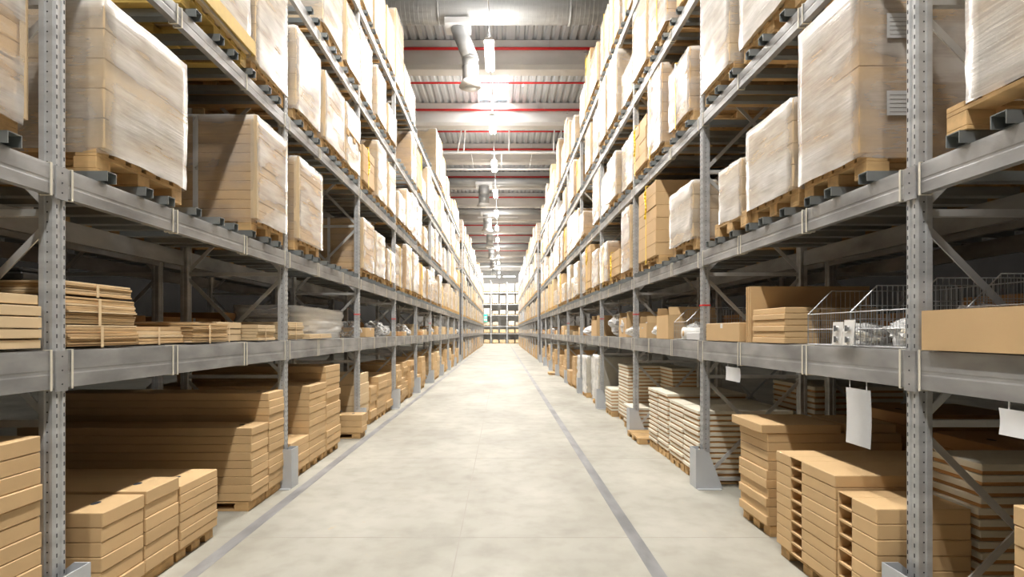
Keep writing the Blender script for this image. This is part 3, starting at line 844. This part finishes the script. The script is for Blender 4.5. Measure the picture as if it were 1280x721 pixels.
pstack(6.70, 7.12, Z0, .054, 13, 1.0, .01, 'third cream stack from the second right post')
pstack(7.14, 7.54, Z0, .054, 13, 1.0, .0, 'fourth cream stack from the second right post')
pstack(5.62, 6.5, Z0, .06, 15, .95, 1.22, 'cream stack in the rear row, third bay')
#pstack(4.95+.1, 5.42, Z0, .06, 14, .85, .12, 'cream stack just before the second right post')
pstack(2.80, 3.15, Z0, .056, 14, .98, .44, 'cream stack behind the nearest right post')
pstack(8.50, 9.1, Z0, .054, 5, .6, .0, 'low cream stack beside the third right post')
pstack(9.2, 9.95, Z0, .056, 16, .9, .1, 'tall cream stack in the fourth right bay')
pstack(8.5, 9.15, Z0, .056, 16, .4, .64, 'tall cream stack behind the low cream one')
pstack(10.1, 10.7, Z0, .056, 7, .9, .0, 'low cream stack in the fourth right bay')

# white film-covered upright bundles in the right bays five and six
def bundle(h, wd, d, seed, m='filmwhite'):
    def make():
        r = empty('covered_bundle')
        b = MB(); mb_pallet(b, d, wd, h=.12); b.build('pallet', r)
        b = MB(); n = 6
        for k in range(n): b.cbox(.01, d-.01, -wd/2+.015+(wd-.03)*k/n, -wd/2+.015+(wd-.03)*(k+1)/n-.004, .122, h-.02*(k%2), .006, 'cream')
        b.build('panel_core', r)
        film_shell(d, wd, .10, h+.01, seed, amp=.03, m=m, hem=.05).build('stretch_film', r, True)
        return r
    return make
for k, (y0, y1, h, off, lab) in enumerate(((11.45,12.15,1.08,0,'tall white film-covered bundle beside the fourth right post'), (12.25,12.95,1.02,.1,'white film-covered bundle, second beyond the fourth right post'),
        (13.05,13.7,1.0,0,'clear film-covered bundle before the fifth right post'), (14.35,15.0,.95,.05,'white film-covered bundle beyond the fifth right post'))):
    o = bundle(h, y1-y0, .85, k+3)(); put(o, 1, (y0+y1)/2, .0005, off); tag(o, lab, 'bundle', 'film-covered bundles on the right floor level')
stack(1, 15.1, 15.7, Z0, .13, 6, .9, 0, 'six-layer stack beyond the white bundles on the right', jit=.015)
stack(1, 15.8, 16.5, Z0, .11, 3, .9, -.05, 'low stack second beyond the white bundles')
ground_pallet(1, 19.94, 20.56, -.3, 1.1, 'empty wooden pallet jutting into the aisle on the right')
ground_pallet(1, 7.62, 8.3, -.12, 1.1, 'empty wooden pallet beyond the cream stacks, right rack')
# distant ground cartons, beyond counting
b = MB(); rs2 = random.Random(3)
for side in (-1, 1):
    for i in range(NB1, NB1+NB2):
        ya = bay_y(i)+PW+.05
        while ya < bay_y(i)+BAY-.6:
            wd = rs2.choice((.4,.5,.6)); h = rs2.choice((.3,.5,.7,.9,1.0)); x0, x1 = sorted((side*(FACE[side]), side*(FACE[side]+1)))
            mm = rs2.choice(('kraft','kraft2','kraft','farload')); z = .1; b.box(x0, x1, ya, ya+wd, .001, .1, 'wood')
            while z < h: b.cbox(x0, x1, ya, ya+wd, z, z+.11, .008, mm); z += .112
            ya += wd+rs2.choice((.02,.05,.3))
tag(b.build('flat_carton'), 'distant brown carton stacks on the floor level of the far runs', 'carton', None, 'stuff')

# ------------------------------------------------------------------ things on the lowest shelf
Z1 = LV[0]+.0065
def board_heap(L, W, H, seed, m='ragged', thin=.010):
    """bundle of flattened cartons: tied together, sheets of uneven length"""
    def make():
        rr = random.Random(seed); r = empty('flattened_carton_bundle'); b = MB(); z = .008
        while z < H:
            t = rr.uniform(thin*.7, thin*1.3); e = rr.uniform(0,.02); f = rr.uniform(0,.03); g = rr.uniform(-.012,.012)
            sag = Matrix.Rotation(rr.uniform(-.005,.005), 3, 'X')
            b.cbox(e, L-f, -W/2+max(0,g), W/2+min(0,g), z, z+t*.86, .0015, rr.choice((m, m, 'kraft2')), sag)
            z += t
        b.build('board_sheets', r)
        b = MB(); y = W*.08
        b.box(-.0025,-.001,y-.010,y+.010,0,H*.99,'kraft2'); b.build('paper_tape', r)
        return r
    return make
def heap(side, y0, y1, H, L, off, label, seed, m='ragged', thin=.010, yaw=0, z=None):
    o = board_heap(L, y1-y0, H, seed, m, thin)(); put(o, side, (y0+y1)/2, (Z1 if z is None else z)+.002, off, yaw)
    tag(o, label, 'cardboard bundle', 'bundles of flattened cartons on the lowest left shelf'); return o
heap(-1, 2.76, 3.30, .115, .9, .0, 'flattened carton bundle at the bottom beside the nearest left post', 1, thin=.014)
heap(-1, 2.76, 3.29, .15, .9, .01, 'flattened carton bundle in the middle of the ragged pile', 2, thin=.011, z=Z1+.121)
heap(-1, 2.76, 3.27, .075, .9, .015, 'flattened carton bundle on top of the ragged pile', 3, thin=.012, z=Z1+.276)
heap(-1, 3.36, 3.84, .12, .9, .05, 'low bundle of brown sheets right of the ragged pile', 4, thin=.022)
heap(-1, 3.88, 4.38, .145, .9, .0, 'low bundle of thin folded sheets, second right of the ragged pile', 5, thin=.015)
heap(-1, 4.44, 4.86, .16, .9, .12, 'bundle of smooth pale boards before the second left post', 6, 'kraft2', .05)
heap(-1, 4.90, 5.28, .13, .9, .0, 'bundle of smooth boards touching the second left post', 7, 'kraft2', .03)
heap(-1, 5.62, 6.06, .19, .9, .0, 'thick bundle of boards just beyond the second left post', 8, 'kraft2', .022)
heap(-1, 6.2, 7.0, .06, .14, -.02, 'thin heap of boards in front of the plastic-wrapped bundle', 9, 'kraft2', .02)
heap(-1, 1.75, 2.60, .22, .9, .0, 'thick boards on the shelf at the left picture edge', 10, 'kraft2', .045)

def wrapped_round():
    r = empty('wrapped_bundle')
    b = MB(); n = 40; rows = 12; vs = []; fs = []
    for j in range(rows):
        t = j/(rows-1); z = t*.40
        for k in range(n):
            a = 2*PI*k/n; se = 5
            cx, sy = math.cos(a), math.sin(a)
            rr_ = (abs(cx)**se+abs(sy)**se)**(-1/se)
            e = 1 + .05*noise.noise(Vector((cx*3, sy*3, z*14))) - (.10*(1-t)**2) + (.03 if j % 3 == 0 else 0)
            vs.append((.45+.42*cx*rr_*e, 1.08*sy*rr_*e, z + (.015*noise.noise(Vector((cx*5,sy*5,3))) if j == rows-1 else 0)))
        if j:
            for k in range(n): a0 = (j-1)*n+k; c0_ = (j-1)*n+(k+1)%n; fs.append((a0, c0_, c0_+n, a0+n))
    fs.append([(rows-1)*n+k for k in range(n)]); fs.append(list(range(n))[::-1])
    b.add(vs, fs, 'filmwhite'); b.build('plastic_film', r, True)
    b = MB()
    for k in range(5): b.cbox(.12,.78,-.9,.9,.015+k*.06,.065+k*.06,.01,'white')
    b.build('panel_core', r)
    return r
o = wrapped_round(); put(o, -1, 7.28, Z1+.002, .12); tag(o, 'wide bundle in whitish plastic on the lowest left shelf', 'plastic bundle')

def open_box(L, W, H, m='kraft', flap=True):
    def make():
        r = empty('open_carton'); b = MB(); t = .006
        b.box(0,L,-W/2,W/2,0,t,m); b.box(0,t,-W/2,W/2,t,H,m); b.box(L-t,L,-W/2,W/2,t,H,m); b.box(t,L-t,-W/2,-W/2+t,t,H,m); b.box(t,L-t,W/2-t,W/2,t,H,m)
        b.build('box_body', r)
        if flap:
            for s_ in (-1,1):
                b = MB(); b.bar((L/2, s_*W/2, H), (L/2, s_*(W/2-.02), H+.0+min(.1,W*.3)), L*.96, .005, (1,0,0), m); b.build('flap', r)
        return r
    return make
def shelf_carton(side, y0, y1, H, L, off, label, m='kraft', z=None, group=None):
    b = MB(); b.cbox(0, L, -(y1-y0)/2, (y1-y0)/2, 0, H, .006, m)
    b.box(-.001, .0005, -.025, .025, H*.72, H-.004, 'label') if H > .15 else None
    r = b.build('carton'); 
    put(r, side, (y0+y1)/2, (Z1 if z is None else z)+.001, off); tag(r, label, 'carton', group); return r
def blob_bag(name, rx, ry, rz, seed, m='filmclear', inner=None):
    """crumpled plastic bag"""
    r = empty(name); b = MB(); n = 18; rows = 12; vs = []; fs = []
    for j in range(rows+1):
        ph = PI*j/rows
        for k in range(n):
            a = 2*PI*k/n; q = Vector((math.sin(ph)*math.cos(a), math.sin(ph)*math.sin(a), math.cos(ph)))
            e = 1+.30*noise.noise(q*2.3+Vector((seed,0,0)))+.18*noise.noise(q*6+Vector((0,seed,0)))
            vs.append((q.x*rx*e, q.y*ry*e, max(-rz*.92, q.z*rz*e)+rz*.93))
    for j in range(rows):
        for k in range(n): fs.append((j*n+k, j*n+(k+1)%n, (j+1)*n+(k+1)%n, (j+1)*n+k))
    b.add(vs, fs, m); b.build('plastic_skin', r)
    if inner:
        b = MB(); rr = random.Random(seed)
        for k in range(16):
            p = (rr.uniform(-.6,.6)*rx, rr.uniform(-.6,.6)*ry, rz*rr.uniform(.3,1.2)); s = min(rx,ry,rz)*.28
            b.cbox(p[0]-s,p[0]+s,p[1]-s*.6,p[1]+s*.6,p[2]-s*.5,p[2]+s*.5,s*.15,inner, Matrix.Rotation(rr.uniform(0,3),3,'Z') @ Matrix.Rotation(rr.uniform(-.6,.6),3,'X'))
        b.build('bag_contents', r)
    return r
def basket(L, W, Hf, Hb):
    """wire basket: low open front at x=0 sloping up to the back"""
    def make():
        r = empty('wire_basket'); sl = .16; R = .003
        prof = lambda y: [(0,y,0),(0,y,Hf),(sl,y,Hb),(L,y,Hb),(L,y,0)]
        b = MB()
        for y in (-W/2, W/2):
            p = prof(y)
            for a_, c_ in zip(p, p[1:]): b.rod(a_, c_, R, 'wire', 6)
            b.rod((0,y,0),(L,y,0),R,'wire',6)
        for x, z in ((0,0),(0,Hf),(L,Hb),(L,0),(sl,Hb)):
            if x != sl: b.rod((x,-W/2,z),(x,W/2,z),R,'wire',6)
        b.build('rim_wire', r)
        for nm, y in (('side_grid', -W/2), ('side_grid', W/2)):
            b = MB(); x = .03
            while x < L:
                zt = Hf+(Hb-Hf)*min(1, x/sl); b.rod((x,y,0),(x,y,zt),.0012,'wire',5); x += .032
            for z in (.08, .16, .24):
                if z < Hb: b.rod((max(0,(z-Hf)/(Hb-Hf)*sl),y,z),(L,y,z),.002,'wire',5)
            b.build(nm, r)
        for nm, x, H in (('front_grid',0,Hf),('back_grid',L,Hb)):
            b = MB(); y = -W/2+.02
            while y < W/2: b.rod((x,y,0),(x,y,H),.0012,'wire',5); y += .024
            b.rod((x,-W/2,H*.5),(x,W/2,H*.5),.002,'wire',5); b.build(nm, r)
        b = MB(); y = -W/2+.03
        while y < W/2: b.rod((0,y,.001),(L,y,.001),.0016,'wire',5); y += .04
        b.build('floor_grid', r)
        return r
    return make
# right lowest shelf, near
o = proto('bk', basket(.8,.44,.20,.36)); put(o, 1, 3.43, Z1+.006, .02); tag(o, 'wire basket nearer the tall board stack on the right shelf', 'wire basket', 'wire baskets on the lowest right shelf')
o = proto('bk', basket(.8,.44,.20,.36)); put(o, 1, 2.985, Z1+.006, .02); tag(o, 'wire basket beside the nearest right post with clear bags inside', 'wire basket', 'wire baskets on the lowest right shelf')
o = proto('bk2', basket(.8,.62,.2,.36)); put(o, 1, 2.25, Z1+.006, .16); tag(o, 'wire basket behind the long carton at the right picture edge', 'wire basket', 'wire baskets on the lowest right shelf')
for k, (y, off, rx, ry, rz, lab, inn) in enumerate(((3.36,.22,.16,.13,.07,'clear plastic bag lying in the wire basket next to the stacked cartons','cream'),
        (2.93,.22,.14,.15,.085,'clear plastic bag in the nearest wire basket','cream'),(2.89,.50,.14,.13,.12,'bluish clear bag at the back of the nearest wire basket',None),
        (2.22,.55,.30,.24,.22,'big crumpled clear plastic bag behind the long carton','wire'))):
    o = blob_bag('plastic_bag', rx, ry, rz, k*3+1, inner=inn); put(o, 1, y, Z1+.006, off); tag(o, lab, 'plastic bag', 'plastic bags in the wire baskets')
# hinge bag hung on basket front
r = empty('hinge_pack'); b = MB(); b.box(0,.004,-.10,-.004,.0,.15,'label', Matrix.Rotation(.1,3,'Y')); b.box(0,.004,.004,.10,.0,.14,'label', Matrix.Rotation(.06,3,'Y')); b.build('backing_card', r)
b = MB()
for y in (-.055,.05):
    for z in (.035,.10): b.cbox(-.016,-.002,y-.018,y+.018,z-.014,z+.014,.004,'wire'); b.rod((-.018,y,z-.018),(-.018,y,z+.018),.006,'tape',8)
b.build('hinge', r); put(r, 1, 3.20, Z1+.008, -.03); tag(r, 'white card with metal hinges leaning between the two wire baskets', 'hinge pack')
b = MB(); b.cbox(0,.35,-.16,.16,0,.045,.01,'plasticdark'); b.cbox(.02,.33,-.14,.14,.045,.075,.01,'plasticdark')
tag(put(b.build('plastic_tray'), -1, 2.98, Z1+.361, .30), 'dark plastic tray on top of the ragged cardboard pile', 'tray')
put(open_box(.17, 1.0, .19, 'kraft', False)(), 1, 2.10, Z1, -.03); o = C.objects[-1]
for q in C.objects:
    if q.name.startswith('open_carton') and 'label' not in q: tag(q, 'long open brown carton on the shelf at the right picture edge', 'carton')
for k in range(6):
    for c_ in range(2):
        off = .0 if c_ == 0 else .27
        o = proto(('small', c_), (lambda c_=c_: (lambda b: (b.cbox(0,.26 if c_ == 0 else .42,-.25,.25,.001,.044,.004,'kraft'), b.build('flat_carton'))[1])(MB())))
        put(o, 1, 4.19+(.004 if k%2 else 0), Z1+.001+k*.045, off+.01+(.008 if k%2 else 0))
        tag(o, 'small flat carton, %s from the top of the %s shelf pile beside the wire baskets' % (ORD[5-k], 'front' if c_ == 0 else 'rear'), 'carton', 'small flat cartons beside the wire baskets')
for k in range(3):
    b = MB(); lean = Matrix.Rotation(.05+.03*k, 3, 'Y') @ Matrix.Rotation(0,3,'X')
    b.box(0, 1.0, -.006, .006, 0, .47-.0*k, 'kraft')
    o = b.build('cardboard_sheet'); put(o, 1, 4.50+.035*k, Z1+.001, .02); tag(o, 'upright cardboard sheet, %s from the camera behind the small carton pile' % ORD[k], 'cardboard sheet', 'upright cardboard sheets on the right shelf')
shelf_carton(1, 4.66, 5.42, .17, .5, .0, 'long brown carton on the shelf beside the second right post')
# right shelf bays beyond
shelf_carton(1, 5.66, 6.05, .08, .3, .02, 'low white carton beyond the second right post', 'white')
for side_, y, H, W, off, lab in ((1,6.9,.30,.5,.0,'tall open brown carton with bags in the third right bay'),(1,7.95,.22,.4,.03,'small open carton in the third right bay'),(1,9.6,.34,.6,.1,'open brown carton in the fourth right bay'),
        (1,12.3,.36,.7,.05,'open pale carton in the fifth right bay')):
    o = open_box(.6, W, H, 'kraft')(); put(o, side_, y, Z1, off); tag(o, lab, 'carton', 'open cartons on the lowest right shelf')
o = proto('bk', basket(.8,.44,.20,.36)); put(o, 1, 6.32, Z1+.006, .04); tag(o, 'wire basket beyond the second right post', 'wire basket', 'wire baskets on the lowest right shelf')
k = 0
for y, off, rx, ry, rz, lab in ((6.9,.2,.14,.16,.16,'white crumpled bag inside the tall open carton'),(6.32,.28,.18,.16,.10,'clear bag in the basket beyond the second right post'),(7.4,.2,.17,.2,.10,'clear bag between the open cartons in the third right bay'),
        (7.95,.15,.12,.14,.12,'white bag inside the small open carton'),(8.9,.2,.2,.25,.09,'crumpled clear bag beside the third right post'),(10.5,.4,.35,.45,.24,'large clear plastic bag in the fourth right bay'),(9.6,.25,.18,.18,.2,'white bag in the open carton of the fourth right bay'),
        (13.2,.2,.25,.3,.12,'clear bag at the end of the fifth right bay')):
    k += 1; o = blob_bag('plastic_bag', rx, ry, rz, k*5+2, m='filmwhite' if 'white' in lab else 'filmclear', inner='cream' if k%2 else None); put(o, 1, y, Z1+.007, off); tag(o, lab, 'plastic bag', 'plastic bags on the lowest right shelf')
b = MB(); b.rod((0,0,.07),(.35,0,.07),.07,'label',18); b.rod((-.002,0,.07),(0,0,.07),.035,'kraft',14)
o = b.build('paper_roll', None, True); put(o, 1, 5.98+.15, Z1+.001, .01); tag(o, 'short roll of pale paper lying beyond the second right post', 'paper roll')
# smaller shelf goods farther along both sides
rs3 = random.Random(21); cnt = 0
for side in (-1, 1):
    for i in range(3 if side < 0 else 5, NB1):
        y = bay_y(i)+PW+.08; s_ = 0
        while y < bay_y(i)+BAY-.5:
            wd = rs3.uniform(.25,.6); t = rs3.random()
            if t < .62:
                H = rs3.choice((.10,.16,.22,.30)); n = 1 if H > .15 else 2
                shelf_carton(side, y, y+wd, H, .6, rs3.uniform(0,.12), '%s brown carton, %s thing on the lowest %s shelf, %s bay' % ('low' if H < .2 else 'tall', ORD[s_], SN[side], ORD[i]), rs3.choice(('kraft','kraft2','brown')), group='cartons along the lowest shelves')
            elif t < .85:
                o = blob_bag('plastic_bag', .2, wd*.4, rs3.uniform(.08,.16), s_+i*3, m=rs3.choice(('filmwhite','filmclear'))); put(o, side, y+wd/2, Z1+.006, .25)
                tag(o, 'crumpled plastic bag, %s thing on the lowest %s shelf, %s bay' % (ORD[s_], SN[side], ORD[i]), 'plastic bag', 'plastic bags along the lowest shelves')
            s_ += 1; y += wd+rs3.uniform(.03,.25)
b = MB()
for side in (-1, 1):
    for i in range(NB1, NB1+NB2):
        y = bay_y(i)+PW+.08
        while y < bay_y(i)+BAY-.5:
            wd = rs3.uniform(.25,.6); x0, x1 = sorted((side*(FACE[side]+.03), side*(FACE[side]+.7)))
            b.cbox(x0, x1, y, y+wd, Z1, Z1+rs3.choice((.12,.2,.3)), .006, rs3.choice(('kraft','kraft2','farload','white'))); y += wd+rs3.uniform(.05,.4)
tag(b.build('carton'), 'distant small cartons on the lowest shelf of the far runs', 'carton', None, 'stuff')
# rear rows: brown board on the lowest shelf and floor behind, seen through the racks
for side in (-1, 1):
    for i in range(0, 5):
        for s_, (a_, w_) in enumerate(((.12,1.2),(1.42,1.3))):
            y = bay_y(i)+a_
            shelf_carton(side, y, y+w_, .34 if (i+s_)%2 else .25, .9, REAR+.05, 'long brown carton on the rear %s shelf, %s of the %s bay' % (SN[side], 'nearer' if s_ == 0 else 'farther', ORD[i]), 'brown', group='long cartons on the rear shelves')
for i in range(0, 5):
    for li in (1, 2):
        for side in (-1, 1):
            for s_ in range(3):
                if (i*3+s_+li+side) % 4 == 0: continue
                yc = bay_y(i)+PW+.47+s_*.92
                if yc < 1.6: continue
                o = proto(('far', .8, .85, 1, False), far_proto(.8, .85, 1)); put(o, side, yc, LV[li]+.0585, REAR)
                tag(o, 'shaded film-wrapped load in the rear row, %s on %s, %s side, %s bay' % (POS[s_], LN[li], SN[side], ORD[i]), 'pallet load', 'pallet loads in the rear rows')

# ------------------------------------------------------------------ hanging paper signs
def sign(y0, y1, ztop, h, label, x=None):
    r = empty('hanging_sign'); W = y1-y0
    b = MB(); n = 8; vs = []; fs = []
    for k in range(n+1):
        t = k/n; vs += [(.006*math.sin(t*PI), -W/2, -h*t), (.006*math.sin(t*PI)-.003, W/2, -h*t)]
    vs2 = [(v[0]+.0015, v[1], v[2]) for v in vs]; N = len(vs)
    for k in range(n): fs += [(2*k,2*k+1,2*k+3,2*k+2), (N+2*k,N+2*k+2,N+2*k+3,N+2*k+1), (2*k,2*k+2,N+2*k+2,N+2*k), (2*k+1,N+2*k+1,N+2*k+3,2*k+3)]
    b.add(vs+vs2, fs, 'white'); b.build('paper_sheet', r, True)
    b = MB()
    for y in (-W*.35, W*.35): b.box(0,.0015,y-.003,y+.003,-.01,LV[0]-BH[0]-ztop+.004,'whitepaint')
    b.build('hook_strip', r)
    r.location = (FACE[1]+.004, (y0+y1)/2, ztop); tag(r, label, 'sign', 'blank white paper signs hanging from the right beam')
sign(3.01, 3.22, 1.27, .33, 'tall blank white paper sign hanging above the notched cartons')
sign(4.66, 4.95, 1.285, .125, 'small blank white paper sign hanging beside the second right post')
sign(1.95, 2.23, 1.285, .11, 'blank white paper sign hanging at the right picture edge')

# ------------------------------------------------------------------ far end of the hall
EY, EB = 74.0, 2.22
def end_bay():
    b = MB(); lv = [1.45,2.45,3.98,5.5,7.1]
    for x in (0,):
        b.box(x,x+.1,0,.1,0,8.6,'steel'); b.box(x,x+.1,1.0,1.1,0,8.6,'steel')
    for z in lv:
        b.box(.1,EB-.001,0,.05,z-.13,z,'beam'); b.box(.1,EB-.001,1.05,1.1,z-.13,z,'beam')
        b.box(.1,EB-.001,.05,1.05,z-.03,z-.005,'bar')
    return b.build('pallet_rack')
EP = Proto(end_bay); rs4 = random.Random(9)
ELV = [0,1.45,2.45,3.98,5.5,7.1]
HN = ['floor','lowest shelf','second shelf','third shelf','fourth shelf','top shelf']
for k in range(6):
    x = -5.95+EB*k
    o = EP.get(); o.location = (x, EY, 0); tag(o, 'grey steel rack bay across the far end of the aisle, %s from the left' % ORD[k], 'pallet rack', 'rack bays across the far end')
    if k in (0, 5): continue
    for li in range(6):
        for s_ in range(2):
            wd, h = rs4.choice((.8,.9)), rs4.choice((.4,.55,.8,.9))
            if li in (0, 1): h = .4
            if li > 3: h = rs4.choice((1.0,1.1))
            if rs4.random() < .1: continue
            key = ('endload', wd, h, li < 3 and s_)
            def mk(wd=wd, h=h, m='farload' if li > 1 else 'kraft2'):
                return far_proto(wd, h, 1, m=m)()
            o = proto(('endload', wd, h, li > 1), mk); o.rotation_euler.z = PI/2
            o.location = (x+.1+.55+s_*1.03, EY-.02, ELV[li]+.002)
            tag(o, 'pale wrapped load at the far end, %s, %s of %s bay from the left' % (HN[li], ('left', 'right')[s_], ORD[k]), 'pallet load', 'loads on the far end rack')
b = MB(); b.box(-2.45,-1.98,EY-.16,EY-.14,3.0,4.1,'green'); b.box(-2.40,-2.03,EY-.165,EY-.16,3.15,3.45,'white'); b.box(-2.40,-2.03,EY-.165,EY-.16,3.6,3.75,'white')
b.box(-2.23,-2.2,EY-.15,EY-.10,4.0,4.1,'steel'); b.box(-2.23,-2.2,EY-.14,EY-.001,3.86,3.9,'steel')
tag(b.build('green_sign'), 'green and white sign on the far end rack', 'sign')
